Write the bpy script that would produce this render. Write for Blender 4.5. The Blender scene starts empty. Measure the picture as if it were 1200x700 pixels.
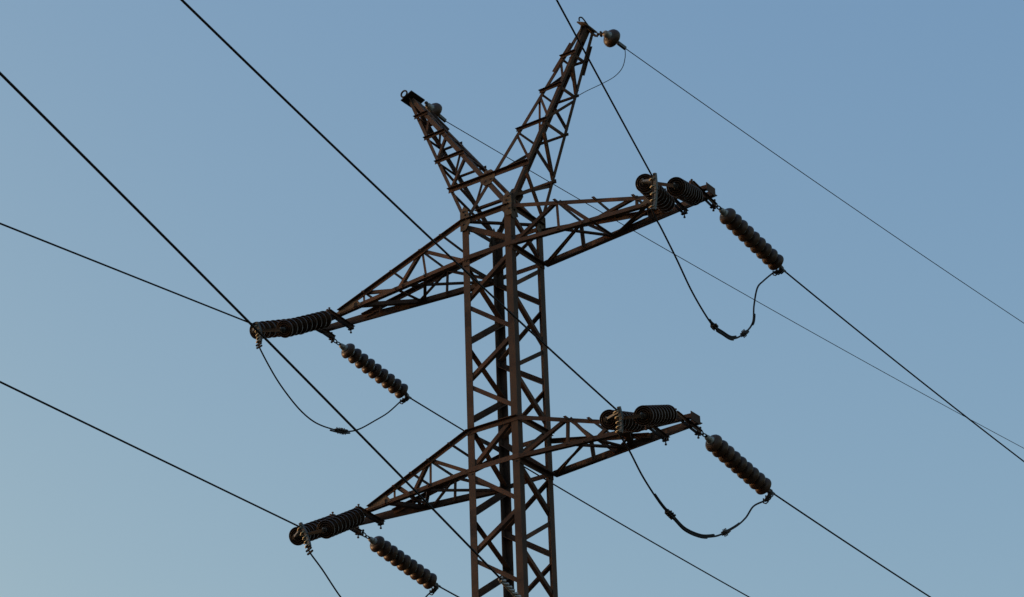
import bpy, bmesh, math, random
from mathutils import Vector, Matrix

V = Vector
R = math.radians
scene = bpy.context.scene
col = scene.collection
random.seed(7)

# ------------------------------------------------------------------ camera
CAM_POS = V((21.735, -32.085, 1.619))
cf = V((-0.499493, 0.741888, 0.447335))
cr = V((0.820104, 0.57133, -0.031803))
cu = V((0.27917, -0.350976, 0.893801))
cam_d = bpy.data.cameras.new("camera")
cam = bpy.data.objects.new("camera", cam_d)
col.objects.link(cam)
m = Matrix((cr, cu, -cf)).transposed().to_4x4()
m.translation = CAM_POS
cam.matrix_world = m
cam_d.sensor_width = 36.0
cam_d.lens = 2915.75 / 1200.0 * 36.0
cam_d.clip_start = 0.1
cam_d.clip_end = 6000.0
scene.camera = cam

# ------------------------------------------------------------------ sky, sun, exposure
SUN_DIR = V((-0.947, -0.326, 0.0)).normalized()      # horizontal direction towards the low sun
SUN_EL = R(6.0)
SUN_ROT = math.atan2(SUN_DIR.x, SUN_DIR.y)         # clockwise from +Y
world = bpy.data.worlds.new("World")
scene.world = world
world.use_nodes = True
wn = world.node_tree.nodes
wl = world.node_tree.links
sky = wn.new("ShaderNodeTexSky")
sky.sky_type = 'NISHITA'
sky.sun_disc = False
sky.sun_elevation = SUN_EL
sky.sun_rotation = SUN_ROT
sky.altitude = 100.0
sky.air_density = 1.0
sky.dust_density = 2.2
sky.ozone_density = 1.4
bg = wn["Background"]
bg.inputs["Strength"].default_value = 0.14
# hazy evening air: per-channel response of the sky colour (a little less red, flatter green and blue)
sep = wn.new("ShaderNodeSeparateColor")
com = wn.new("ShaderNodeCombineColor")
wl.new(sky.outputs["Color"], sep.inputs[0])
for i_, (gain_, expo_) in enumerate(((0.879, 0.85), (1.004, 0.64), (1.349, 0.24))):
    pw = wn.new("ShaderNodeMath")
    pw.operation = 'POWER'
    pw.inputs[1].default_value = expo_
    mu = wn.new("ShaderNodeMath")
    mu.operation = 'MULTIPLY'
    mu.inputs[1].default_value = gain_
    wl.new(sep.outputs[i_], pw.inputs[0])
    wl.new(pw.outputs[0], mu.inputs[0])
    wl.new(mu.outputs[0], com.inputs[i_])
wl.new(com.outputs[0], bg.inputs["Color"])

sun_d = bpy.data.lights.new("sun", 'SUN')
sun = bpy.data.objects.new("sun", sun_d)
col.objects.link(sun)
sun_d.energy = 0.34
sun_d.angle = R(0.53)
sun_d.color = (1.0, 0.76, 0.45)
to_sun = V((SUN_DIR.x * math.cos(SUN_EL), SUN_DIR.y * math.cos(SUN_EL), math.sin(SUN_EL)))
sun.rotation_euler = to_sun.to_track_quat('Z', 'Y').to_euler()
sun.location = (0, 0, 60)

vs = scene.view_settings
vs.view_transform = 'Standard'
vs.look = 'None'
vs.exposure = 1.29
vs.gamma = 1.0
vs.use_curve_mapping = False


# ------------------------------------------------------------------ materials
def make_mat(name, c1, c2, rough, metal=0.0, scale=6.0, bump=0.0, c3=None, spec=0.5, stretch=None, coat=0.0, vary=0.0):
    mt = bpy.data.materials.new(name)
    mt.use_nodes = True
    n = mt.node_tree.nodes
    l = mt.node_tree.links
    b = n["Principled BSDF"]
    b.inputs["Metallic"].default_value = metal
    b.inputs["Specular IOR Level"].default_value = spec
    if coat:
        b.inputs["Coat Weight"].default_value = coat
        b.inputs["Coat Roughness"].default_value = 0.12
    tc = n.new("ShaderNodeTexCoord")
    mp = n.new("ShaderNodeMapping")
    l.new(tc.outputs["Object"], mp.inputs["Vector"])
    if stretch:
        mp.inputs["Scale"].default_value = stretch
    ns = n.new("ShaderNodeTexNoise")
    ns.inputs["Scale"].default_value = scale
    ns.inputs["Detail"].default_value = 5.0
    ns.inputs["Roughness"].default_value = 0.65
    l.new(mp.outputs["Vector"], ns.inputs["Vector"])
    rp = n.new("ShaderNodeValToRGB")
    rp.color_ramp.elements[0].position = 0.35
    rp.color_ramp.elements[0].color = (*c1, 1)
    rp.color_ramp.elements[1].position = 0.68
    rp.color_ramp.elements[1].color = (*c2, 1)
    l.new(ns.outputs["Fac"], rp.inputs["Fac"])
    outc = rp.outputs["Color"]
    if c3:
        n2 = n.new("ShaderNodeTexNoise")
        n2.inputs["Scale"].default_value = scale * 0.35
        n2.inputs["Detail"].default_value = 6.0
        l.new(mp.outputs["Vector"], n2.inputs["Vector"])
        r2 = n.new("ShaderNodeValToRGB")
        r2.color_ramp.elements[0].position = 0.52
        r2.color_ramp.elements[1].position = 0.66
        l.new(n2.outputs["Fac"], r2.inputs["Fac"])
        mx = n.new("ShaderNodeMix")
        mx.data_type = 'RGBA'
        l.new(r2.outputs["Color"], mx.inputs[0])
        l.new(outc, mx.inputs[6])
        mx.inputs[7].default_value = (*c3, 1)
        outc = mx.outputs[2]
    if vary:          # every bar weathered a little differently
        oi = n.new("ShaderNodeObjectInfo")
        mr = n.new("ShaderNodeMapRange")
        mr.inputs[3].default_value = 1.0 - vary
        mr.inputs[4].default_value = 1.0 + vary
        l.new(oi.outputs["Random"], mr.inputs[0])
        hs = n.new("ShaderNodeHueSaturation")
        l.new(mr.outputs[0], hs.inputs["Value"])
        l.new(outc, hs.inputs["Color"])
        outc = hs.outputs["Color"]
    l.new(outc, b.inputs["Base Color"])
    rr = n.new("ShaderNodeMapRange")
    rr.inputs[3].default_value = rough - 0.1
    rr.inputs[4].default_value = min(1.0, rough + 0.12)
    l.new(ns.outputs["Fac"], rr.inputs[0])
    l.new(rr.outputs[0], b.inputs["Roughness"])
    if bump:
        bp = n.new("ShaderNodeBump")
        bp.inputs["Strength"].default_value = bump
        bp.inputs["Distance"].default_value = 0.01
        l.new(ns.outputs["Fac"], bp.inputs["Height"])
        l.new(bp.outputs["Normal"], b.inputs["Normal"])
    return mt


M_RUST = make_mat("rusted_painted_steel", (0.047, 0.028, 0.020), (0.080, 0.048, 0.034), 0.85, 0.0, 4.0, 0.12, c3=(0.115, 0.058, 0.033), spec=0.2, vary=0.28)
M_LEG = make_mat("rusted_leg_steel", (0.053, 0.035, 0.026), (0.086, 0.057, 0.041), 0.85, 0.0, 3.0, 0.12, c3=(0.084, 0.048, 0.031), spec=0.2, vary=0.12)
M_GUS = make_mat("gusset_steel", (0.070, 0.050, 0.034), (0.150, 0.108, 0.068), 0.8, 0.0, 11.0, 0.3, c3=(0.055, 0.037, 0.026), spec=0.25)
M_PORC = make_mat("brown_glazed_porcelain", (0.040, 0.022, 0.013), (0.076, 0.043, 0.026), 0.36, 0.0, 9.0, 0.03, c3=(0.060, 0.042, 0.030), spec=0.25, vary=0.2)
M_CAP = make_mat("weathered_galvanised_cap", (0.20, 0.205, 0.195), (0.32, 0.325, 0.31), 0.5, 0.2, 18.0, 0.2, c3=(0.20, 0.15, 0.10))
M_HARD = make_mat("dark_forged_hardware", (0.020, 0.0165, 0.013), (0.045, 0.035, 0.026), 0.7, 0.2, 15.0, 0.3, spec=0.3)
M_CLAMP = make_mat("grey_cast_clamp", (0.055, 0.058, 0.055), (0.11, 0.11, 0.105), 0.55, 0.4, 18.0, 0.2)
M_BOLT = make_mat("dull_zinc_bolt", (0.26, 0.23, 0.15), (0.44, 0.39, 0.26), 0.45, 0.6, 30.0, 0.1)
M_WIRE = make_mat("weathered_aluminium_strand", (0.010, 0.0095, 0.010), (0.022, 0.020, 0.020), 0.75, 0.0, 12.0, 0.0, spec=0.15)
M_ARM = make_mat("bare_armour_rod", (0.24, 0.23, 0.22), (0.42, 0.40, 0.38), 0.5, 0.3, 20.0, 0.0)
M_CONC = make_mat("footing_concrete", (0.26, 0.25, 0.23), (0.36, 0.35, 0.32), 0.9, 0.0, 3.0, 0.3)
M_GROUND = make_mat("dry_grass_ground", (0.050, 0.043, 0.024), (0.105, 0.080, 0.042), 0.95, 0.0, 0.35, 0.2, c3=(0.070, 0.062, 0.032), spec=0.1)


# ------------------------------------------------------------------ mesh helpers
class MB:
    def __init__(self):
        self.v = []
        self.f = []
        self.smooth = []

    def add(self, verts, faces, smooth=False):
        o = len(self.v)
        self.v += [V(p) for p in verts]
        self.f += [[i + o for i in f] for f in faces]
        self.smooth += [smooth] * len(faces)
        return self

    def prism(self, prof0, prof1, smooth=False):
        n = len(prof0)
        fs = [[i, (i + 1) % n, n + (i + 1) % n, n + i] for i in range(n)]
        fs += [list(range(n))[::-1], list(range(n, 2 * n))]
        return self.add(list(prof0) + list(prof1), fs, smooth)

    def angle(self, p0, p1, a, b, sa, sb, t):
        """L-section: heel line p0-p1, one flange along a (width sa), one along b (width sb)."""
        p0, p1 = V(p0), V(p1)
        d = (p1 - p0).normalized()
        a = V(a); a = (a - d * a.dot(d)).normalized()
        b = V(b); b = b - d * b.dot(d); b = (b - a * b.dot(a)).normalized()
        pr = [(0, 0), (sa, 0), (sa, t), (t, t), (t, sb), (0, sb)]
        return self.prism([p0 + a * x + b * y for x, y in pr], [p1 + a * x + b * y for x, y in pr])

    def bar(self, p0, p1, w, h, up=(0, 0, 1)):
        p0, p1 = V(p0), V(p1)
        d = (p1 - p0).normalized()
        up = V(up)
        if abs(d.dot(up.normalized())) > 0.98:
            up = V((1, 0, 0))
        s = d.cross(up).normalized()
        u = s.cross(d).normalized()
        pr = [(-w / 2, -h / 2), (w / 2, -h / 2), (w / 2, h / 2), (-w / 2, h / 2)]
        return self.prism([p0 + s * x + u * y for x, y in pr], [p1 + s * x + u * y for x, y in pr])

    def rod(self, p0, p1, r, n=8, r1=None):
        p0, p1 = V(p0), V(p1)
        d = (p1 - p0).normalized()
        s = d.orthogonal().normalized()
        u = d.cross(s)
        r1 = r if r1 is None else r1
        c = [(math.cos(2 * math.pi * i / n), math.sin(2 * math.pi * i / n)) for i in range(n)]
        return self.prism([p0 + (s * x + u * y) * r for x, y in c], [p1 + (s * x + u * y) * r1 for x, y in c], n > 6)

    def tube(self, pts, r, n=8, closed=False):
        pts = [V(p) for p in pts]
        k = len(pts)
        rings = []
        prev = None
        for i in range(k):
            if closed:
                d = (pts[(i + 1) % k] - pts[i - 1]).normalized()
            else:
                d = (pts[min(i + 1, k - 1)] - pts[max(i - 1, 0)]).normalized()
            if prev is None:
                s = d.orthogonal().normalized()
            else:
                s = (prev - d * prev.dot(d)).normalized()
            prev = s
            u = d.cross(s)
            rr = r[i] if isinstance(r, (list, tuple)) else r
            rings.append([pts[i] + (s * math.cos(2 * math.pi * j / n) + u * math.sin(2 * math.pi * j / n)) * rr for j in range(n)])
        vs_ = [p for rg in rings for p in rg]
        fs = []
        for i in range(k if closed else k - 1):
            i2 = (i + 1) % k
            for j in range(n):
                j2 = (j + 1) % n
                fs.append([i * n + j, i * n + j2, i2 * n + j2, i2 * n + j])
        if not closed:
            fs.append(list(range(n))[::-1])
            fs.append([(k - 1) * n + j for j in range(n)])
        return self.add(vs_, fs, True)

    def lathe(self, prof, n=32, smooth=True):
        """revolve (r, z) profile about local z"""
        vs_ = []
        fs = []
        k = len(prof)
        for r_, z in prof:
            for j in range(n):
                a = 2 * math.pi * j / n
                vs_.append((r_ * math.cos(a), r_ * math.sin(a), z))
        for i in range(k - 1):
            for j in range(n):
                j2 = (j + 1) % n
                fs.append([i * n + j, i * n + j2, (i + 1) * n + j2, (i + 1) * n + j])
        return self.add(vs_, fs, smooth)

    def plate(self, c, a, b, pts, t):
        """flat polygon plate: outline pts in the (a, b) plane about c, thickness t along a x b"""
        c, a, b = V(c), V(a).normalized(), V(b).normalized()
        n = a.cross(b).normalized()
        p0 = [c + a * x + b * y - n * t / 2 for x, y in pts]
        p1 = [c + a * x + b * y + n * t / 2 for x, y in pts]
        return self.prism(p0, p1)

    def bolt(self, p, n, r=0.018, h=0.02):
        p, n = V(p), V(n).normalized()
        return self.rod(p, p + n * h, r, 6)

    def ball(self, c, r, n=10):
        bm = bmesh.new()
        bmesh.ops.create_uvsphere(bm, u_segments=n, v_segments=max(6, n // 2 + 1), radius=r)
        vs_ = [V(c) + v.co for v in bm.verts]
        bm.verts.index_update()
        fs = [[v.index for v in f.verts] for f in bm.faces]
        bm.free()
        return self.add(vs_, fs, True)

    def mesh(self, name, mat, org=V((0, 0, 0))):
        me = bpy.data.meshes.new(name)
        me.from_pydata([tuple(p - org) for p in self.v], [], self.f)
        me.materials.append(mat)
        me.polygons.foreach_set("use_smooth", self.smooth)
        bm = bmesh.new()
        bm.from_mesh(me)
        bmesh.ops.recalc_face_normals(bm, faces=bm.faces)
        bm.to_mesh(me)
        bm.free()
        me.update()
        return me

    def centre(self):
        lo = V((min(p.x for p in self.v), min(p.y for p in self.v), min(p.z for p in self.v)))
        hi = V((max(p.x for p in self.v), max(p.y for p in self.v), max(p.z for p in self.v)))
        return (lo + hi) / 2

    def build(self, name, mat, parent=None, at=None):
        """link as ONE object; origin at `at` (parent space) or at the mesh centre"""
        org = self.centre() if at is None else V(at)
        ob = bpy.data.objects.new(name, self.mesh(name, mat, org))
        col.objects.link(ob)
        porg = V((0, 0, 0))
        if parent is not None:
            ob.parent = parent
            porg = V(parent.get("_org", (0, 0, 0)))
        ob.location = org - porg
        ob["_org"] = tuple(org)
        return ob


def empty(name, loc, mat3=None):
    o = bpy.data.objects.new(name, None)
    o.empty_display_size = 0.2
    col.objects.link(o)
    if mat3 is not None:
        mm = mat3.to_4x4()
        mm.translation = V(loc)
        o.matrix_world = mm
    else:
        o.location = V(loc)
    return o


def tag(o, label, cat, group=None, kind=None):
    o["label"] = label
    if cat:
        o["category"] = cat
    if group:
        o["group"] = group
    if kind:
        o["kind"] = kind
    return o


def copy_tree(o, parent=None):
    c = o.copy()
    col.objects.link(c)
    if parent is not None:
        c.parent = parent
    for ch in list(o.children):
        copy_tree(ch, c)
    return c


def frame_z(d, side=V((0, 0, 1))):
    """3x3 whose local z runs along d"""
    z = V(d).normalized()
    x = V(side) - z * V(side).dot(z)
    x.normalize()
    y = z.cross(x)
    return Matrix((x, y, z)).transposed()


def catmull(pts, sub=6):
    P = [V(p) for p in pts]
    P = [P[0] * 2 - P[1]] + P + [P[-1] * 2 - P[-2]]
    out = []
    for i in range(1, len(P) - 2):
        for k in range(sub):
            t = k / sub
            a, b, c, d = P[i - 1], P[i], P[i + 1], P[i + 2]
            out.append(0.5 * ((2 * b) + (c - a) * t + (2 * a - 5 * b + 4 * c - d) * t * t + (3 * b - a - 3 * c + d) * t ** 3))
    out.append(P[-2])
    return out


# ------------------------------------------------------------------ ground
ZT = 22.5                       # height of the top of the square body
gm = MB()
gm.add([(-3000, -3000, 0), (3000, -3000, 0), (3000, 3000, 0), (-3000, 3000, 0)], [[0, 1, 2, 3]])
tag(gm.build("ground", M_GROUND, at=(0, 0, 0)), "flat ground of dry grass under the power line", None, kind="structure")
del bpy.data.objects["ground"]["_org"]

# ------------------------------------------------------------------ pylon
py = empty("lattice_pylon", (0, 0, 0))
tag(py, "tall rusty brown steel lattice pylon with four crossarms and two slanting peaks", "pylon")
H = 0.5
LEGS = {'L': (-1.07, -1), 'N': (1, -1), 'R': (1, 1), 'F': (-1, 1)}
ZB = 9.5                        # below this the body spreads


def legp(n, z):
    """z measured down from ZT as a negative number"""
    sx, sy = LEGS[n]
    w = H
    if ZT + z < ZB:
        w = H + (ZB - (ZT + z)) * 0.13
    return V((sx * w, sy * w, ZT + z))


for n, (sx, sy) in LEGS.items():
    b = MB()
    b.angle(legp(n, 0.02), legp(n, ZB - ZT), (-sx, 0, 0), (0, -sy, 0), 0.135, 0.135, 0.014)
    b.angle(legp(n, ZB - ZT), legp(n, -ZT + 0.3), (-sx, 0, 0), (0, -sy, 0), 0.15, 0.15, 0.014)
    for z in (-0.06, -0.14, -0.74, -0.82, -4.0, -4.08, -4.76, -4.84):     # bolt heads at the joints
        p = legp(n, z)
        b.bolt(p + V((-sx * 0.06, sy * 0.0, 0)), (0, sy, 0), 0.014, 0.014)
        b.bolt(p + V((0, -sy * 0.06, 0)), (sx, 0, 0), 0.014, 0.014)
    b.build("leg", M_LEG, py)
    f = MB()
    p = legp(n, -ZT)
    f.prism([p + V((x, y, -0.3)) for x, y in ((-.6, -.6), (.6, -.6), (.6, .6), (-.6, .6))],
            [p + V((x, y, 0.32)) for x, y in ((-.4, -.4), (.4, -.4), (.4, .4), (-.4, .4))])
    f.build("footing", M_CONC, py)


def brace(p0, p1, nrm, size=0.075, t=0.009, off=0.0, parent=None, name="brace", mat=None, flip=1, ext=0.0, both=None):
    """angle-iron lattice bar lying in the face whose outward normal is nrm"""
    p0, p1, nrm = V(p0), V(p1), V(nrm).normalized()
    d = (p1 - p0).normalized()
    u = nrm.cross(d).normalized()
    if u.z < 0:
        u = -u          # inward flange along the lower edge
    inward = -nrm if not both else nrm
    if both:
        u = -u          # outward flange along the upper edge
    p0 = p0 - d * ext
    p1 = p1 + d * ext
    b = MB()
    size = size * 0.88
    q0 = p0 - u * size / 2 + nrm * off
    q1 = p1 - u * size / 2 + nrm * off
    b.angle(q0, q1, u, inward, size, size, t)
    for q, s in ((p0, 1), (p1, -1)):
        b.bolt(q + d * s * (0.045 + ext) + nrm * (off + 0.0), nrm, 0.013, 0.013)
    return b.build(name, mat or M_RUST, parent or py)


# body bracing: single zigzag on each face, staggered between neighbouring faces
ND = [-0.84, -1.62, -2.42, -3.14, -3.90, -4.80, -5.58, -6.29, -7.03, -7.77, -8.5]
FACES = {('L', 'N'): (0, -1, 0), ('F', 'R'): (0, 1, 0), ('R', 'N'): (1, 0, 0), ('F', 'L'): (-1, 0, 0)}
for (a, b_), nr in FACES.items():
    for i in range(len(ND) - 1):
        if (a, b_) in (('L', 'N'), ('F', 'R')):
            # L,R carry the odd nodes, N,F the even ones
            odd, even = ('L', 'N') if a == 'L' else ('R', 'F')
        else:
            odd, even = ('N', 'R') if b_ == 'N' else ('F', 'L')
        top, bot = (even, odd) if i % 2 == 0 else (odd, even)
        g = 0.055
        p0 = legp(top, ND[i] - g)
        p1 = legp(bot, ND[i + 1] + g)
        ins = V((0, 0, 0))
        d = (p1 - p0).normalized()
        hz = V((d.x, d.y, 0)).normalized()
        brace(p0 + hz * 0.03, p1 - hz * 0.03, nr, 0.085 if nr[1] < 0 or nr[0] > 0 else 0.115, 0.009, -0.018, name="brace")

# horizontal belts where the crossarms join, and the cross ties inside
ZA_T, ZA_B = 0.0, -0.80
ZL_T, ZL_B = -4.03, -4.80
Z3_T, Z3_B = -8.2, -9.0
for z, full in ((ZA_T, True), (ZA_B, False), (ZL_T, True), (ZL_B, False), (Z3_T, True), (Z3_B, False)):
    for (a, b_), nr in FACES.items():
        if not full and nr[0] == 0:
            continue                       # the bottom chords of the arms run through here
        pa, pb = legp(a, z), legp(b_, z)
        d = (pb - pa).normalized()
        e = 0.10 if z == 0 else 0.06
        b = MB()
        q = V(nr) * 0.004
        b.angle(pa - d * e * 0 + q, pb + q, (0, 0, -1), V(nr), 0.085, 0.07, 0.009)
        b.build("belt", M_RUST, py)
for z in (-0.02,):
    brace(legp('L', z), legp('R', z), (0, 0, -1), 0.075, 0.009, 0.0, name="cross_tie")
b0 = brace(legp('L', -0.10), legp('N', -0.66), (0, -1, 0), 0.10, 0.010, -0.018, name="brace", flip=1)
brace(legp('R', -0.10), legp('F', -0.66), (0, 1, 0), 0.085, 0.010, -0.018, name="brace", flip=-1)
brace(legp('N', -0.08), legp('R', -0.72), (1, 0, 0), 0.075, 0.009, -0.018, name="brace")
brace(legp('L', -0.88), legp('F', -1.56), (-1, 0, 0), 0.085, 0.009, -0.03, name="brace")

# lower lattice towards the ground, far below the picture
lw = MB()
zz = [-8.5, -10.0, -11.6, -13.3, -15.1, -17.0, -19.0, -21.6]
for i in range(len(zz) - 1):
    for (a, b_), nr in FACES.items():
        p0, p1 = (legp(a, zz[i]), legp(b_, zz[i + 1])) if i % 2 == 0 else (legp(b_, zz[i]), legp(a, zz[i + 1]))
        u = V(nr).cross((p1 - p0).normalized())
        lw.angle(p0 - V(nr) * 0.02, p1 - V(nr) * 0.02, u, -V(nr), 0.09, 0.09, 0.009)
        lw.bar(legp(a, zz[i + 1]) - V(nr) * 0.06, legp(b_, zz[i + 1]) - V(nr) * 0.06, 0.06, 0.06)
lw.build("lower_lattice", M_RUST, py)


# ------------------------------------------------------------------ crossarms
def lerp(a, b, t):
    return a + (b - a) * t


def at_x(a, b, x):
    return lerp(a, b, (abs(x) - abs(a.x)) / (abs(b.x) - abs(a.x)))


def crossarm(s, zt, zb, xi, xo, T, B, K, label):
    zt += ZT
    zb += ZT
    BF = (V((s * 0.5, -0.516, zb)), V((s * (xo + 0.10), -0.125, zb)))
    BK = (V((s * 0.5, 0.516, zb)), V((s * (xo + 0.10), 0.125, zb)))
    TF = (V((s * 0.5, -0.512, zt)), V((s * (xi - 0.05), -0.195, zb + 0.085)))
    TK = (V((s * 0.5, 0.512, zt - 0.10)), V((s * (xi - 0.28), 0.205, zb + 0.085)))
    c = MB()
    c.angle(BF[0], BF[1], (0, 0, 1), (0, 1, 0), 0.072, 0.08, 0.010)
    c.angle(BK[0], BK[1], (0, 0, 1), (0, 1, 0), 0.095, 0.09, 0.012)
    c.angle(TF[0], TF[1], (0, 0, -1), (0, -1, 0) if s < 0 else (0, 1, 0), 0.072, 0.07 if s < 0 else 0.075, 0.010)
    c.angle(TK[0], TK[1], (0, 0, -1), (0, -1, 0), 0.075, 0.075, 0.010)
    # end plate closing the tip
    c.bar(V((s * (xo + 0.112), -0.14, zb + 0.03)), V((s * (xo + 0.112), 0.14, zb + 0.03)), 0.012, 0.15)
    arm = c.build("crossarm", M_RUST, py)
    arm["label"] = label
    nf = V((0.1 * s, -1, 0))
    nk = V((0.1 * s, 1, 0))

    def br(p, q, n, sz=0.06, off=0.0, flip=1, ext=0.02, name="brace"):
        return brace(p, q, n, sz, 0.008, off, parent=arm, name=name, flip=flip, ext=ext)

    t1, t2 = at_x(*TF, T[0]), at_x(*TF, T[1])
    f1, f2, f3 = at_x(*BF, B[0]), at_x(*BF, B[1]), at_x(*BF, T[1] + 0.02)
    up = V((0, 0, 0.03))
    br(BF[0] + V((s * 0.05, 0, 0.03)), t1 + V((-s * 0.06, 0, -0.02)), nf, 0.07, -0.012, flip=s)
    br(t1 + V((0, 0, -0.02)), f1 + up, nf, 0.055, -0.022)
    br(t1 + V((s * 0.07, 0, -0.03)), f2 + up - V((s * 0.03, 0, 0)), nf, 0.07, -0.012, flip=-s)
    br(f2 + up + V((s * 0.05, 0, 0)), t2 + V((-s * 0.04, 0, 0)), nf, 0.065, -0.022, flip=s)
    br(t2 + V((s * 0.03, 0, -0.01)), f3 + up, nf, 0.05, -0.012)
    # back face
    k1, k2 = at_x(*TK, T[0]), at_x(*TK, min(T[1], xi - 0.5))
    g1, g2, g3 = at_x(*BK, T[0] + 0.03), at_x(*BK, B[1]), at_x(*BK, min(T[1], xi - 0.5) + 0.02)
    br(BK[0] + V((s * 0.05, 0, 0.03)), k1 + V((-s * 0.06, 0, -0.02)), nk, 0.065, -0.012)
    br(k1 + V((0, 0, -0.02)), g1 + up, nk, 0.06, -0.022)
    br(k1 + V((s * 0.07, 0, -0.03)), g2 + up, nk, 0.065, -0.012)
    br(g2 + up + V((s * 0.05, 0, 0)), k2, nk, 0.06, -0.022)
    br(k2, g3 + up, nk, 0.06, -0.03)
    # bottom plane
    dn = V((0, 0, -1))
    kb = at_x(*BK, K)
    br(BK[0] + V((s * 0.10, 0, 0.012)), at_x(*BF, B[1] - 0.16) + V((0, 0, 0.012)), dn, 0.045, 0.0)
    br(f1 + V((0, 0, 0.022)), kb + V((-s * 0.05, 0, 0.022)), dn, 0.065, 0.0)
    br(f2 + V((0, 0, 0.012)), kb + V((0, 0, 0.012)), dn, 0.06, 0.0)
    br(kb + V((s * 0.06, 0, 0.012)), at_x(*BF, xi - 0.45) + V((0, 0, 0.012)), dn, 0.085, 0.0)
    # ties across the top, ends sticking out past the front chord
    for x in ((T[0] - 0.5, T[0], (T[0] + T[1]) / 2, T[1]) if s < 0 else (T[0], (T[0] + T[1]) / 2, T[1])):
        p, q = at_x(*TF, x), at_x(*TK, min(x, xi - 0.4))
        br(p + V((0, -0.07, 0.011)), q + V((0, 0.05, 0.011)), (0, 0, 1), 0.06, 0.0, ext=0.0, name="top_tie")
    # gussets at the tip: front one where the two front chords meet, long stiffener on the back chord
    gs = MB()
    a, b2 = at_x(*TF, xi - 0.45), at_x(*BF, xi - 0.62)
    c2, d2 = at_x(*BF, xi + 0.06), at_x(*TF, xi - 0.05)
    n = V((0, -0.012, 0))
    poly = [b2 + V((0, 0, 0.02)), c2 + V((0, 0, 0.02)), d2, a]
    gs.prism([p + n * 0.4 for p in poly], [p + n for p in poly])
    gs.build("gusset_plate", M_GUS, arm)
    st = MB()
    a, b2 = at_x(*BK, xi - 1.25), at_x(*BK, xi + 0.35)
    n = V((0, 0.012, 0))
    poly = [a + V((0, 0, -0.03)), b2 + V((0, 0, -0.03)), b2 + V((0, 0, 0.10)), at_x(*TK, xi - 0.3) + V((0, 0, 0.02)), a + V((0, 0, 0.09))]
    st.prism([p + n * 0.4 for p in poly], [p + n * 1.4 for p in poly])
    a2, b3 = at_x(*BK, xi - 0.9), at_x(*BF, xi - 0.05)
    st.build("stiffener_plate", M_RUST, arm)
    # two hanger beams across the tip, with their threaded bolts hanging down
    for x in (xi, xo):
        hb = MB()
        ye = 0.46 if x == xo else 0.36
        for o in (-0.030, 0.030):
            hb.angle((s * x + o, -0.47, zb + 0.01), (s * x + o - 0.106 * (ye + 0.47), ye, zb + 0.01), (0, 0, -1), (o, 0, 0), 0.06, 0.035, 0.009)
        for y in (-0.42, ye - 0.05):
            q = s * x - 0.106 * (y + 0.47)
            hb.rod((q, y, zb - 0.12), (q, y, zb + 0.08), 0.011, 8)
            hb.bolt((q, y, zb - 0.115), (0, 0, -1), 0.020, 0.022)
            hb.bolt((q, y, zb + 0.055), (0, 0, 1), 0.020, 0.022)
            hb.bar((q - 0.055, y, zb - 0.057), (q + 0.055, y, zb - 0.057), 0.05, 0.016)
        hb.bar((s * x, -0.50, zb - 0.025), (s * x + 0.01, -0.43, zb - 0.025), 0.03, 0.08)
        if x == xo:
            hb.bar((s * x - 0.10, 0.41, zb - 0.025), (s * x - 0.10, 0.49, zb - 0.025), 0.03, 0.08)
        if s > 0 and zb > ZT - 2:
            hb.bar((s * x - 0.03, -0.22, zb + 0.0), (s * x - 0.03, -0.22, zb - 0.21), 0.05, 0.06, (0, 1, 0))
        hb.build("hanger_beam", M_RUST, arm)
    return arm


XI, XO = 3.58, 4.10
XI2, XO2 = 2.93, 3.50
XI3, XO3 = 2.52, 3.05
crossarm(-1, ZA_T, ZA_B, XI, XO, (1.50, 2.90), (1.42, 2.12), 2.05, "upper left lattice crossarm")
crossarm(1, ZA_T, ZA_B, XI, XO, (1.40, 2.88), (1.42, 2.04), 2.05, "upper right lattice crossarm")
crossarm(-1, ZL_T, ZL_B, XI2, XO2, (1.42, 2.24), (1.42, 1.86), 2.08, "lower left lattice crossarm")
crossarm(1, ZL_T, ZL_B, XI2, XO2, (1.40, 2.24), (1.38, 1.86), 2.10, "lower right lattice crossarm")
crossarm(1, Z3_T, Z3_B, XI3, XO3, (1.3, 1.95), (1.2, 1.6), 1.7, "lowest right lattice crossarm")
crossarm(-1, Z3_T, Z3_B, XI3, XO3, (1.3, 1.95), (1.2, 1.6), 1.7, "lowest left lattice crossarm")

# front and back belts in line with the bottom chords, running over the legs
for z in (ZA_B, ZL_B, Z3_B):
    for sy in (-1, 1):
        b = MB()
        b.angle((-0.5, sy * 0.5165, ZT + z + 0.001), (0.5, sy * 0.5165, ZT + z + 0.001), (0, 0, 1), (0, -sy, 0), 0.085, 0.085 * 0.16, 0.010)
        b.build("belt", M_RUST, py)


# ------------------------------------------------------------------ peaks (horns) for the earth wires
ZH = 3.32


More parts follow.
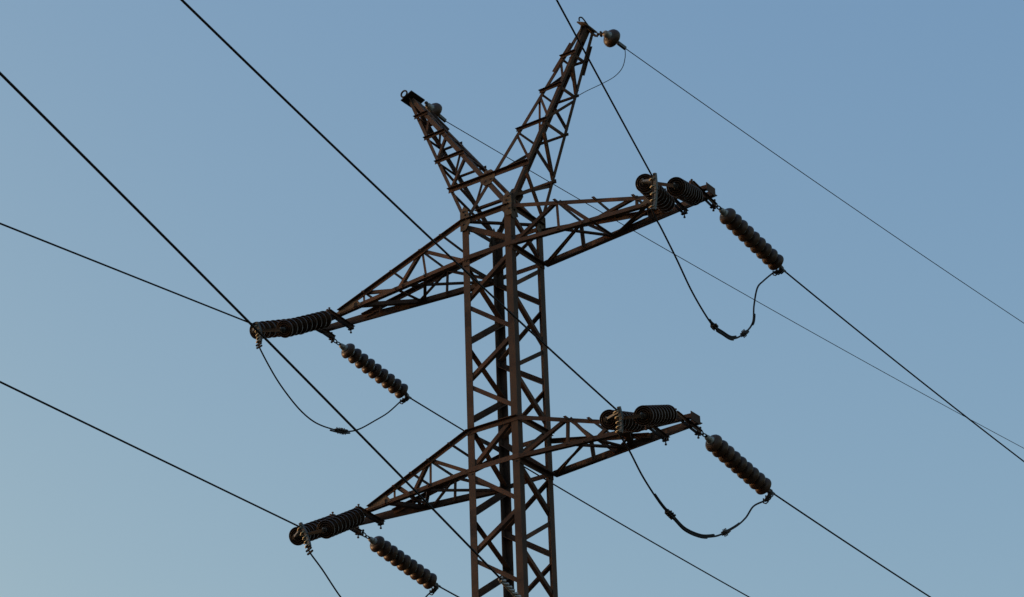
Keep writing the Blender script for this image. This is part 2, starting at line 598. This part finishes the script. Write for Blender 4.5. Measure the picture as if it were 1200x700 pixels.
def peak(s, label):
    tipx = 1.99 if s > 0 else 2.00
    zh = ZH if s > 0 else ZH - 0.08
    O = {-1: (V((s * 0.5, -0.5, ZT)), V((s * tipx, -0.07, ZT + zh))), 1: (V((s * 0.5, 0.5, ZT)), V((s * (tipx + 0.02), 0.17, ZT + zh)))}
    sh = 0.012 * s
    I = {-1: (V((-s * 0.5, -0.5 + sh, ZT)), V((s * (tipx - 0.13), -0.075 + sh, ZT + zh))), 1: (V((-s * 0.5, 0.5 - sh, ZT)), V((s * (tipx - 0.13), 0.15 - sh, ZT + zh)))}
    m_ = MB()
    for y in (-1, 1):
        a, b = O[y]
        d = (b - a).normalized()
        nx = V((0, y, 0)).cross(d)
        nx = nx if nx.x * s > 0 else -nx
        m_.angle(a, b, -nx, (0, -y, 0), 0.062, 0.062 if s > 0 else 0.08, 0.010)
        a, b = I[y]
        m_.angle(a, b, nx, (0, -y, 0), 0.066 if s > 0 else 0.080, 0.07 if s > 0 else 0.13, 0.010)
    # splice angles near the tip
    pk = m_.build("peak", M_LEG, py)
    pk["label"] = label

    def z_at(c, z):
        return lerp(c[0], c[1], z / ZH)

    levels = [0.74, 1.54, 2.20, 2.80]
    for i, z in enumerate(levels):
        for y in (-1, 1):
            n = V((0, y, 0.12))
            if z == 0.74:
                if s > 0:      # one belt carries on through the crossing gussets to the other peak
                    brace(V((-0.5 - 0.44 * 0.74 * 0.992 / 0.74 * 0.74, 0.405 * y, ZT + z)), z_at(O[y], z), n, 0.085, 0.009, 0.014, parent=pk, ext=0.04, both=(y < 0))
                    continue
                continue
            brace(z_at(I[y], z), z_at(O[y], z), n, 0.06, 0.008, 0.014, parent=pk, ext=0.03, both=(y < 0))
        for c, sg in ((O, 1), (I, -1)):
            nx = V((s * sg, 0, -0.4 * sg))
            if z > 0.8:
                brace(z_at(c[-1], z - 0.03), z_at(c[1], z - 0.03), nx, 0.05, 0.008, -0.012, parent=pk, ext=0.0)
        if i:
            zl = levels[i - 1]
            for y in (-1, 1):
                brace(z_at(I[y], z - 0.06), z_at(O[y], zl + 0.07), V((0, y, 0.12)), 0.055, 0.008, -0.012, parent=pk, ext=0.0, flip=s)
            j = -1 if i % 2 else 1
            brace(z_at(O[-j], zl + 0.03), z_at(O[j], z - 0.08), (s, 0, -0.4), 0.06 if s > 0 else 0.055, 0.008, -0.012, parent=pk, ext=0.0)
            brace(z_at(I[j], zl + 0.03), z_at(I[-j], z - 0.08), (-s, 0, 0.4), 0.05, 0.008, -0.012, parent=pk, ext=0.0)
    # foot zigzag on the outer side
    brace(z_at(O[1], 0.12), z_at(O[-1], 0.68), (s, 0, -0.4), 0.055, 0.008, -0.012, parent=pk)
    if s > 0:
        brace(z_at(O[-1], 0.16), z_at(O[1], 0.66), (s, 0, -0.4), 0.055, 0.008, -0.024, parent=pk)
    # cap plate square to the peak's axis, doubler angles below it, and a hook on its near edge
    ax = (V((s * (tipx - 0.06), 0, ZH)) - V((s * 0.35, 0, 0))).normalized()
    ct = V((s * (tipx - 0.055), 0, ZT + zh + 0.02))
    xa = V((0, 1, 0)).cross(ax).normalized()
    cp = MB()
    w0, w1 = (-0.14, 0.14) if s < 0 else (-0.07, 0.11)
    cp.plate(ct, xa, (0, 1, 0), [(w0, -0.20), (w1, -0.20), (w1, 0.22), (w0, 0.22)], 0.022)
    cp.plate(ct - ax * 0.10, (0, 1, 0), ax, [(-0.10, -0.16), (0.10, -0.16), (0.14, 0.08), (-0.14, 0.08)], 0.016)
    cp.bar(ct + V((0, 0.16, 0)) - ax * 0.022, ct + V((0, 0.36, 0)) - ax * 0.022, 0.07, 0.016, ax)
    cp.build("cap_plate", M_GUS if s > 0 else M_HARD, pk)
    hk = MB()
    hc = ct + V((0, -0.20, 0)) + ax * 0.01
    if s < 0:
        hk.tube([hc + V((0, -0.055, 0)) + (xa * math.cos(a) * 0.066 + ax * math.sin(a) * 0.066) for a in [2 * math.pi * k / 18 for k in range(18)]], 0.017, 8, closed=True)
    else:
        hk.tube(catmull([hc + V((0, 0.34, 0)) + ax * 0.012, hc + V((0, 0.18, 0)) + ax * 0.055, hc + V((0, 0.02, 0)) + ax * 0.085, hc + V((0, -0.05, 0)) + ax * 0.05, hc + V((0, -0.02, 0))], 4), 0.013, 8)
    hk.build("hook", M_HARD, pk)
    dbl = MB()
    for c in ((O[1], I[-1], I[1]) if s > 0 else (O[1], I[1])):
        a, b = z_at(c, 2.55), z_at(c, 3.05)
        o = V((0, math.copysign(0.006, a.y), 0))
        dbl.bar(a + o, b + o, 0.075, 0.012, (0, math.copysign(1, a.y), 0.0))
    dbl.build("splice_plate", M_RUST, pk)
    return pk


peak(-1, "left peak leaning away, flat cap plate with ring on top")
peak(1, "right peak leaning outward, hook on its cap plate")


# gusset plates
def gusset(c, a, b, pts, bolts, nrm, t=0.014, parent=py):
    g = MB()
    g.plate(c, a, b, pts, t)
    ob = g.build("gusset_plate", M_GUS, parent)
    for x, y in bolts:
        q = MB()
        p = V(c) + V(a).normalized() * x + V(b).normalized() * y + V(nrm) * t / 2
        q.bolt(p, nrm, 0.020, 0.018)
        q.build("bolt", M_RUST, ob)
    return ob


octo = [(0.16 * math.cos(R(22.5 + 45 * k)) * 1.05, 0.17 * math.sin(R(22.5 + 45 * k))) for k in range(8)]
for sy in (-1, 1):
    gusset((0, sy * 0.432, ZT + 0.73), (1, 0, 0), (0, -0.13 * sy, 1), octo, [(-.07, .06), (.07, .07), (.06, -.06), (-.06, -.07), (0, 0.1)], (0, sy, 0))
hexa = [(-0.16, -0.10), (-0.05, -0.24), (0.06, -0.24), (0.06, 0.12), (-0.02, 0.24), (-0.10, 0.16)]
for sx in (-1, 1):
    for sy in (-1, 1):
        pts = [(x * sx, y) for x, y in hexa]
        gusset((sx * 0.49, sy * 0.528, ZT + 0.02), (1, 0, 0), (0, 0, 1), pts, [(-0.05 * sx, 0.06), (-0.08 * sx, -0.03), (-0.01 * sx, 0.13), (0.0, -0.12)], (0, sy, 0))
        pts = [(-x * sy * -1, y) for x, y in [(-0.20, -0.18), (-0.04, -0.26), (0.03, -0.22), (0.04, 0.16), (-0.03, 0.26), (-0.12, 0.10)]]
        gusset((sx * 0.516, sy * 0.49, ZT + 0.0), (0, 1, 0), (0, 0, 1), pts, [(-0.05 * sy, 0.04), (-0.09 * sy, -0.08), (-0.02 * sy, 0.14)], (sx, 0, 0))

# ------------------------------------------------------------------ insulator strings
SP = 0.18          # disc spacing
ND_ = 9
D0 = 0.245          # first cap starts this far from the hanger


def disc_meshes():
    d = MB()
    d.lathe([(0.048, 0.068), (0.066, 0.066), (0.105, 0.078), (0.132, 0.096), (0.149, 0.120), (0.157, 0.144), (0.159, 0.158), (0.157, 0.168), (0.1530, 0.172),
             (0.148, 0.170), (0.143, 0.145), (0.137, 0.132), (0.130, 0.137), (0.126, 0.174), (0.121, 0.180), (0.115, 0.174),
             (0.110, 0.137), (0.103, 0.130), (0.096, 0.137), (0.092, 0.174), (0.087, 0.180), (0.081, 0.174), (0.076, 0.137),
             (0.067, 0.130), (0.060, 0.137), (0.056, 0.168), (0.050, 0.174), (0.044, 0.164), (0.038, 0.135), (0.018, 0.132)], 40)
    c = MB()
    c.lathe([(0.002, -0.006), (0.032, -0.005), (0.050, 0.006), (0.058, 0.030), (0.062, 0.052), (0.074, 0.060), (0.072, 0.066), (0.040, 0.066)], 24)
    c.lathe([(0.017, 0.125), (0.017, 0.190), (0.002, 0.192)], 12)
    return d.mesh("disc", M_PORC), c.mesh("cap", M_CAP)


DISC_ME, CAP_ME = disc_meshes()


def new_string():
    s = empty("insulator_string", (0, 0, 0))
    lk = MB()     # shackle and ball link from the hanger to the first cap
    lk.tube([(0.035 * math.sin(a), 0.0, 0.045 - 0.055 * math.cos(a)) for a in [2 * math.pi * k / 14 for k in range(14)]], 0.011, 8, closed=True)
    lk.tube([(0.0, 0.032 * math.sin(a), 0.135 - 0.055 * math.cos(a)) for a in [2 * math.pi * k / 14 for k in range(14)]], 0.011, 8, closed=True)
    lk.rod((0, 0, 0.16), (0, 0, 0.245), 0.017, 10)
    lk.rod((0, 0, 0.195), (0, 0, 0.225), 0.034, 10)
    lk.bar((-0.045, 0, 0.0), (0.045, 0, 0.0), 0.03, 0.03)
    lk.bolt((0.05, 0, 0.0), (1, 0, 0), 0.02, 0.03)
    lk.build("shackle", M_HARD, s, at=(0, 0, 0))
    fi = MB()     # long galvanised cap of the first disc
    fi.lathe([(0.002, 0.175), (0.030, 0.177), (0.043, 0.192), (0.050, 0.225), (0.056, 0.270), (0.002, 0.270)], 20)
    fi.build("end_cap", M_CAP, s, at=(0, 0, 0))
    for k in range(ND_):
        d = bpy.data.objects.new("disc", DISC_ME)
        col.objects.link(d)
        d.parent = s
        d.location = (0, 0, D0 + SP * k)
        c = bpy.data.objects.new("cap", CAP_ME)
        col.objects.link(c)
        c.parent = d
    ev = MB()     # socket eye at the conductor end
    z = D0 + SP * ND_
    ev.lathe([(0.002, z - 0.012), (0.034, z - 0.008), (0.038, z + 0.02), (0.028, z + 0.05), (0.02, z + 0.06), (0.002, z + 0.062)], 14)
    ev.bar((0, 0, z + 0.05), (0, 0, z + 0.13), 0.028, 0.055)
    ev.rod((-0.05, 0, z + 0.10), (0.05, 0, z + 0.10), 0.015, 8)
    ev.build("socket_eye", M_CLAMP, s, at=(0, 0, z))
    return s


GRP_N = "twin strings of brown disc insulators on the near side of the crossarms"
GRP_F = "single strings of brown disc insulators on the far side of the crossarms"
zu, zl, z3 = ZT + ZA_B - 0.05, ZT + ZL_B - 0.05, ZT + Z3_B - 0.05
# attach point, direction, label, group
STR = {
    'LU_out': ((-XO - 0.02, -0.27, zu), (0.067, -0.902, -0.426), "dark disc string at the outermost end of the upper left crossarm", GRP_N),
    'LU_in': ((-XI - 0.02, -0.27, zu), (0.095, -0.866, -0.490), "dark disc string nearer the tower on the upper left crossarm", GRP_N),
    'RU_out': ((XO - 0.02, -0.22, zu - 0.15), (0.284, -0.887, -0.364), "end-on dark disc string at the outer tip of the upper right crossarm", GRP_N),
    'RU_in': ((XI - 0.03, -0.22, zu - 0.15), (0.285, -0.926, -0.247), "end-on dark disc string behind the bolted clamp on the upper right crossarm", GRP_N),
    'LL_out': ((-XO2 - 0.02, -0.25, zl), (0.217, -0.863, -0.457), "outermost disc string of the lower left crossarm, bolted clamp in front", GRP_N),
    'LL_in': ((-XI2 - 0.02, -0.25, zl), (0.228, -0.854, -0.468), "dark disc string nearer the tower on the lower left crossarm", GRP_N),
    'RL_out': ((XO2, -0.50, zl), (0.228, -0.894, -0.385), "ringed dark disc string at the outer tip of the lower right crossarm", GRP_N),
    'RL_in': ((XI2, -0.50, zl), (0.216, -0.915, -0.340), "end-on dark disc string behind the bolted clamp on the lower right crossarm", GRP_N),
    'R3_out': ((XO3, -0.48, z3), (0.228, -0.860, -0.455), "disc string on the tip of the lowest right crossarm, below the picture", GRP_N),
    'R3_in': ((XI3, -0.48, z3), (0.230, -0.880, -0.415), "disc string nearer the tower on the lowest right crossarm, below the picture", GRP_N),
    'LU_far': ((-4.20, 0.47, zu), V((-3.961, 2.175, 21.172)) - V((-4.20, 0.47, zu)), "brown disc string slanting down away from the tip of the upper left crossarm", GRP_F),
    'RU_far': ((4.0, 0.47, zu + 0.09), V((4.143, 2.218, 21.304)) - V((4.0, 0.47, zu + 0.09)), "dark brown disc string slanting down from the tip of the upper right crossarm", GRP_F),
    'LL_far': ((-3.54, 0.47, zl), V((-3.397, 2.200, 17.245)) - V((-3.54, 0.47, zl)), "brown disc string slanting down from the lower left crossarm at the bottom edge", GRP_F),
    'RL_far': ((3.41, 0.47, zl + 0.06), V((3.535, 2.217, 17.288)) - V((3.41, 0.47, zl + 0.06)), "dark brown disc string slanting down from the tip of the lower right crossarm", GRP_F),
}
proto = new_string()
SEND = {}
first = True
for k, (p, d, lab, grp) in STR.items():
    o = proto if first else copy_tree(proto)
    first = False
    d = V(d).normalized()
    mm = frame_z(d).to_4x4()
    mm.translation = V(p)
    o.matrix_world = mm
    tag(o, lab, "insulator string", grp)
    SEND[k] = V(p) + d * (D0 + SP * ND_ + 0.10)

# ------------------------------------------------------------------ strain clamps
NEAR = {
    'LU': ((-3.605, -2.45, 20.657), (-3.547, -2.42, 20.306), 'LU_out', 'LU_in'),
    'LL': ((-2.6, -2.45, 16.669), (-2.424, -2.42, 16.261), 'LL_out', 'LL_in'),
    'RU': ((4.519, -2.45, 20.797), (4.462, -2.42, 20.217), 'RU_in', 'RU_out'),
    'RL': ((3.622, -2.45, 17.022), (3.626, -2.42, 16.634), 'RL_in', 'RL_out'),
    'R3': ((3.254, -2.45, 12.621), (3.25, -2.42, 12.15), 'R3_in', 'R3_out'),
}
FAR = {
    'LU': ((-4.012, 2.5, 21.156), (-4.115, 2.42, 21.068), 'LU_far'),
    'LL': ((-3.417, 2.5, 17.227), (-3.496, 2.42, 17.092), 'LL_far'),
    'RU': ((4.135, 2.5, 21.261), (4.006, 2.42, 21.22), 'RU_far'),
    'RL': ((3.552, 2.5, 17.244), (3.453, 2.42, 17.091), 'RL_far'),
}
NAMES = {'LU': "upper left", 'LL': "lower left", 'RU': "upper right", 'RL': "lower right", 'R3': "lowest right"}
GRP_C = "bolted strain clamps holding the conductors"
WDIR = {}


def near_clamp(k):
    S, B, sa, sb = NEAR[k]
    S, B = V(S), V(B)
    P1, P2 = SEND[sa], SEND[sb]
    o = empty("strain_clamp", P1)
    o["_org"] = tuple(P1)
    tag(o, "grey bolted clamp at the twin insulator strings of the %s crossarm" % NAMES[k], "clamp", GRP_C)
    e = (P2 - P1).normalized()
    vw = V((0.5, -0.74, -0.45))
    yk = MB()
    up = e.cross(vw)
    yk.bar(P1 - e * 0.06, P2 + e * 0.06, 0.02, 0.055, up)
    yk.bolt(P1 + vw * 0.012, vw, 0.026, 0.03)
    yk.bolt(P2 + vw * 0.012, vw, 0.026, 0.03)
    yk.build("yoke_bar", M_HARD, o)
    # clamp keeper: a curved trough from the line side down to the jumper side
    d = (B - S)
    L = d.length
    dn = d.normalized()
    side = V((1, 0, 0)) - dn * dn.x
    side.normalize()
    fw = side.cross(dn)
    path = [lerp(S, B, t) + fw * 0.05 * math.sin(math.pi * t) for t in (0, 0.2, 0.4, 0.6, 0.8, 1.0)]
    cb = MB()
    off = side * 0.040
    for i in range(5):
        cb.bar(path[i] + off, path[i + 1] + off, 0.04, 0.045, fw)
    cb.bar(P1, lerp(S, B, 0.15) + off * 1.3, 0.035, 0.05, fw)
    cb.bar(path[0] - dn * 0.03 + off * 1.3, path[2] + off * 1.3, 0.045, 0.055, fw)
    cb.build("clamp_body", M_CLAMP, o)
    core = MB()
    core.tube([path[0]] + path[1:], 0.02, 8)
    core.build("clamped_cable", M_WIRE, o)
    for t in (0.10, 0.30, 0.50, 0.70, 0.90):
        q = lerp(S, B, t) + fw * 0.05 * math.sin(math.pi * t)
        bo = MB()
        bo.tube([q + off * 1.2 + fw * 0.03, q - side * 0.02 + fw * 0.032, q - side * 0.040, q - side * 0.02 - fw * 0.032, q + off * 1.2 - fw * 0.03], 0.012, 6)
        bo.rod(q - side * 0.055, q - side * 0.02, 0.018, 8)
        bo.build("u_bolt", M_BOLT, o)
    if k in ('LU', 'LL'):
        fl = MB()
        for t in (1.08, 1.22):
            q = lerp(S, B, t)
            fl.bar(q - side * 0.045, q + side * 0.045, 0.03, 0.025, fw)
            fl.ball(q - side * 0.05, 0.019, 8)
            fl.ball(q + side * 0.05, 0.019, 8)
        fl.build("end_clip", M_HARD, o)
    return path


def far_clamp(k):
    W, B, sa = FAR[k]
    W, B = V(W), V(B)
    P = SEND[sa]
    o = empty("strain_clamp", P)
    o["_org"] = tuple(P)
    tag(o, "small dark clamp under the slanting string of the %s crossarm" % NAMES[k], "clamp", GRP_C)
    cb = MB()
    mid = P + (W - P) * 0.5
    cb.bar(P - (W - P).normalized() * 0.05, W, 0.05, 0.07)
    cb.tube([W + V((0, 0.10, 0.0)), W, mid + V((0, 0.02, -0.05)), lerp(W, B, 0.8) + V((0, 0, -0.02)), B], [0.020, 0.028, 0.034, 0.034, 0.026], 8)
    cb.build("clamp_body", M_HARD, o)
    for t in (0.15, 0.5, 0.85):
        q = lerp(W, B, t)
        bo = MB()
        bo.tube([q + V((-0.04, 0.0, 0.03)), q + V((-0.045, 0, -0.05)), q + V((0.0, 0, -0.075)), q + V((0.045, 0, -0.05)), q + V((0.04, 0, 0.03))], 0.012, 6)
        bo.build("u_bolt", M_CLAMP if t < 0.3 else M_HARD, o)
    return o


for k in NEAR:
    near_clamp(k)
for k in FAR:
    far_clamp(k)

# ------------------------------------------------------------------ conductors
RW = 0.0145


def span(name, S, hd, slope, curv, length, r, label, cat, group, start=0.0):
    S = V(S)
    d = V((hd[0], hd[1], 0)).normalized()
    n = 90
    pts = []
    for i in range(n + 1):
        s = start + (length - start) * (i / n) ** 1.3
        pts.append(S + d * s + V((0, 0, slope * s + curv * s * s)))
    b = MB()
    b.tube(pts, r, 8)
    o = b.build(name, M_WIRE, at=S)
    return tag(o, label, cat, group)


GW = "live conductors of the power line"
CON = (
    ('LU', (0.20, -1), -0.2182, 0.0, 70, "black conductor from the left edge to the clamp of the upper left crossarm"),
    ('LL', (0.22, -1), -0.1145, 0.0, 70, "black conductor from the left edge to the clamp of the lower left crossarm"),
    ('RU', (0.33, -1), -0.037, 0.0006, 70, "steep black conductor from the top edge past the right peak to the upper right clamp"),
    ('RL', (0.22, -1), -0.0616, 0.00127, 70, "long black conductor from the top edge across the tower to the lower right clamp"),
)
for k, hd, sl, cv, ln, lab in CON:
    span("conductor", NEAR[k][0], hd, sl, cv, ln, RW, lab, "power cable", GW)
w1 = span("conductor", NEAR['R3'][0], (0.20, -1), 0.1285, -0.00091, 60, RW, "thick black conductor from the left edge with a twisted grey sleeve before the tower", "power cable", GW)
# twisted armour rods on the foreground conductor
ar = MB()
S3 = V(NEAR['R3'][0])
dd = V((0.20, -1, 0)).normalized()
side = dd.cross(V((0, 0, 1)))
for ph in range(3):
    pts = []
    for i in range(161):
        s = 0.6 + 3.3 * i / 160
        a = ph * 2 * math.pi / 3 + s * 21
        c = S3 + dd * s + V((0, 0, 0.1285 * s - 0.00091 * s * s))
        pts.append(c + (side * math.cos(a) + V((0, 0, 1)) * math.sin(a)) * 0.026)
    ar.tube(pts, 0.016, 6)
ab = ar.build("armour_rod", M_ARM, at=S3)
ab.parent = w1
ab.location = (0, 0, 0)

for k, sl, cv, ln, lab in (
    ('RU', -0.053, 0.0016, 120, "dark conductor from the upper right slanting string to the right edge"),
    ('RL', -0.047, 0.0016, 120, "dark conductor from the lower right slanting string to the bottom edge"),
    ('LU', -0.051, 0.0012, 120, "thin dark conductor from the upper left string behind the tower to the bottom edge"),
    ('LL', -0.065, 0.0012, 120, "short piece of dark conductor leaving the lower left string at the bottom edge"),
):
    span("conductor", FAR[k][0], (0, 1), sl, cv, ln, RW, lab, "power cable", GW)

# ------------------------------------------------------------------ jumper loops
JUMP = {
    'LL': [[-2.424, -2.42, 16.262], [-2.444, -2.328, 16.19], [-2.54, -1.898, 16.054], [-2.685, -1.24, 15.801], [-2.834, -0.567, 15.651],
           [-3.018, 0.26, 15.669], [-3.193, 1.053, 15.965], [-3.338, 1.705, 16.472], [-3.446, 2.192, 16.92], [-3.496, 2.421, 17.093]],
    'RL': [[3.626, -2.421, 16.634], [3.615, -2.115, 16.447], [3.601, -1.727, 16.136], [3.583, -1.208, 15.853], [3.569, -0.821, 15.749],
           [3.557, -0.479, 15.671], [3.539, 0.013, 15.713], [3.524, 0.431, 15.838], [3.512, 0.764, 15.984], [3.493, 1.302, 16.288],
           [3.48, 1.668, 16.552], [3.469, 1.985, 16.852], [3.453, 2.42, 17.09]],
    'LU': [[-3.547, -2.42, 20.306], [-3.555, -2.348, 20.193], [-3.606, -1.92, 19.89], [-3.652, -1.521, 19.69], [-3.707, -1.053, 19.535],
           [-3.763, -0.579, 19.491], [-3.828, -0.028, 19.574], [-3.884, 0.453, 19.706], [-3.936, 0.896, 19.918], [-4.004, 1.473, 20.31],
           [-4.059, 1.94, 20.647], [-4.115, 2.419, 21.068]],
    'RU': [[4.462, -2.42, 20.217], [4.452, -2.315, 20.114], [4.436, -2.145, 20.039], [4.389, -1.644, 19.715], [4.336, -1.084, 19.318],
           [4.275, -0.434, 19.04], [4.236, -0.016, 19.043], [4.198, 0.387, 19.114], [4.152, 0.869, 19.403], [4.114, 1.272, 19.766],
           [4.103, 1.395, 20.144], [4.083, 1.606, 20.562], [4.053, 1.92, 20.838], [4.006, 2.421, 21.22]],
}
JLAB = {'LL': "jumper loop hanging below the lower left crossarm and leaving at the bottom edge",
        'RL': "wide jumper loop with two bolted splices hanging below the lower right crossarm",
        'LU': "smooth jumper loop with a single flat splice below the upper left crossarm",
        'RU': "deep kinked jumper loop with doubled cable hanging below the upper right crossarm"}


def jumper(k):
    pts = catmull(JUMP[k], 8)
    n0 = len(JUMP[k])
    b = MB()
    b.tube(pts, RW * (1.05 if k[0] == 'R' else 0.95), 8)
    o = b.build("jumper_cable", M_WIRE, at=pts[0])
    tag(o, JLAB[k], "cable loop", "jumper loops under the crossarms")

    def seg(i0, i1):
        return pts[int(i0 * 8):int(i1 * 8) + 1]

    def sleeve(i0, i1, r, dz, dx=0.0):
        """second cable end lying beside the first"""
        s = MB()
        s.tube([p + V((dx, 0, dz)) for p in seg(i0, i1)], r, 8)
        c = s.build("cable_tail", M_WIRE, o)

    def knot(i, sz):
        """bolted parallel-groove clamp"""
        p = pts[int(i * 8)]
        d = (pts[int(i * 8) + 2] - pts[int(i * 8) - 2]).normalized()
        s = d.cross(V((1, 0, 0))).normalized()
        g = MB()
        g.bar(p - d * sz, p + d * sz, 0.065, 0.065, s)
        for t in (-0.6, 0.0, 0.6):
            for q in (-1, 1):
                g.rod(p + d * sz * t - s * 0.0, p + d * sz * t + s * 0.062 * q, 0.010, 6)
            g.bolt(p + d * sz * t + V((0.04, 0, 0)), (1, 0, 0), 0.018, 0.03)
        g.build("splice_clamp", M_HARD, o)

    if k == 'RU':
        sleeve(4.9, 7.3, 0.019, 0.030)
        sleeve(5.4, 7.0, 0.016, -0.022)
        knot(8.0, 0.10)
        sleeve(8.9, 9.6, 0.024, 0.0, 0.012)
        knot(5.2, 0.05)
    elif k == 'RL':
        sleeve(2.7, 7.2, 0.020, 0.024)
        sleeve(3.6, 6.6, 0.016, -0.014)
        knot(3.7, 0.10)
        knot(8.3, 0.09)
        sleeve(8.4, 9.3, 0.018, 0.012)
    elif k == 'LU':
        knot(6.5, 0.13)
        knot(6.85, 0.10)
        sleeve(5.9, 7.3, 0.016, -0.034)
    else:
        knot(4.6, 0.12)
        sleeve(4.2, 5.4, 0.016, -0.03)
    return o


for k in JUMP:
    jumper(k)

# ------------------------------------------------------------------ earth wires and their single insulators
GP = "single bell insulators of the earth wires"


def earth_insulator(c, d, attach, end, label):
    c, d, attach, end = V(c), V(d).normalized(), V(attach), V(end)
    o = empty("earth_insulator", attach)
    o["_org"] = tuple(attach)
    tag(o, label, "insulator", GP)
    fr = frame_z(d)
    s = MB()
    s.lathe([(0.050, -0.045), (0.080, -0.040), (0.115, -0.022), (0.138, 0.005), (0.146, 0.040), (0.143, 0.062), (0.132, 0.060), (0.125, 0.02), (0.10, 0.055), (0.09, 0.02),
             (0.06, 0.05), (0.05, 0.015), (0.02, 0.01)], 40)
    s.v = [c + fr @ (p * 1.2) for p in s.v]
    ds = s.build("disc", M_PORC, o)
    s = MB()
    s.lathe([(0.002, -0.150), (0.045, -0.146), (0.055, -0.120), (0.060, -0.06), (0.074, -0.044), (0.07, -0.036), (0.02, -0.036)], 24)
    s.v = [c + fr @ (p * 1.15) for p in s.v]
    s.build("cap", M_CAP, ds)
    l = MB()
    l.rod(attach, c - d * 0.16, 0.018, 8)
    q = lerp(attach, c - d * 0.14, 0.4)
    l.bar(q - V((0, 0, 0.05)), q + V((0, 0, 0.05)), 0.03, 0.05, (0, 1, 0))
    l.ball(attach, 0.03, 8)
    l.build("shackle", M_HARD, o)
    e = MB()
    e.rod(c + d * 0.01, lerp(c, end, 0.55), 0.020, 8)
    e.bar(lerp(c, end, 0.5), end, 0.05, 0.06)
    e.build("wire_clamp", M_CLAMP, o)
    return o


eR = V((2.136, 1.0, 25.809))
eL = V((-1.916, 1.0, 25.762))
cR = V((2.07, 0.60, 25.875))
cL = V((-1.935, 0.62, 25.833))
earth_insulator(cR, (0.10, 1, -0.07), (1.90, 0.46, 25.93), eR, "brown bell insulator hanging off the cap of the right peak, clear against the sky")
earth_insulator(cL, (0.03, 1, -0.18), (-1.93, 0.40, 25.88), eL, "brown bell insulator half hidden behind the left peak")
GE = "thin earth wires"
span("earth_wire", eR, (0, 1), 0.0535, 0.0008, 130, 0.0082, "thin earth wire running from the right peak's bell insulator to the right edge", "earth wire", GE)
span("earth_wire", eL, (0, 1), 0.0655, 0.0006, 130, 0.0082, "thin earth wire running from the left peak behind the tower to the lower right", "earth wire", GE)
LEAD = [[2.126, 1.0, 25.795], [2.193, 0.868, 25.521], [2.196, 0.737, 25.239], [2.104, 0.605, 25.03], [1.908, 0.473, 24.888], [1.678, 0.342, 24.768], [1.576, 0.21, 24.645]]
b = MB()
b.tube(catmull(LEAD, 8), 0.0072, 6)
tag(b.build("bonding_lead", M_WIRE, at=LEAD[0]), "thin curved lead looping from the right bell insulator back to the right peak", "cable", None)

for o in bpy.data.objects:
    if "_org" in o:
        del o["_org"]
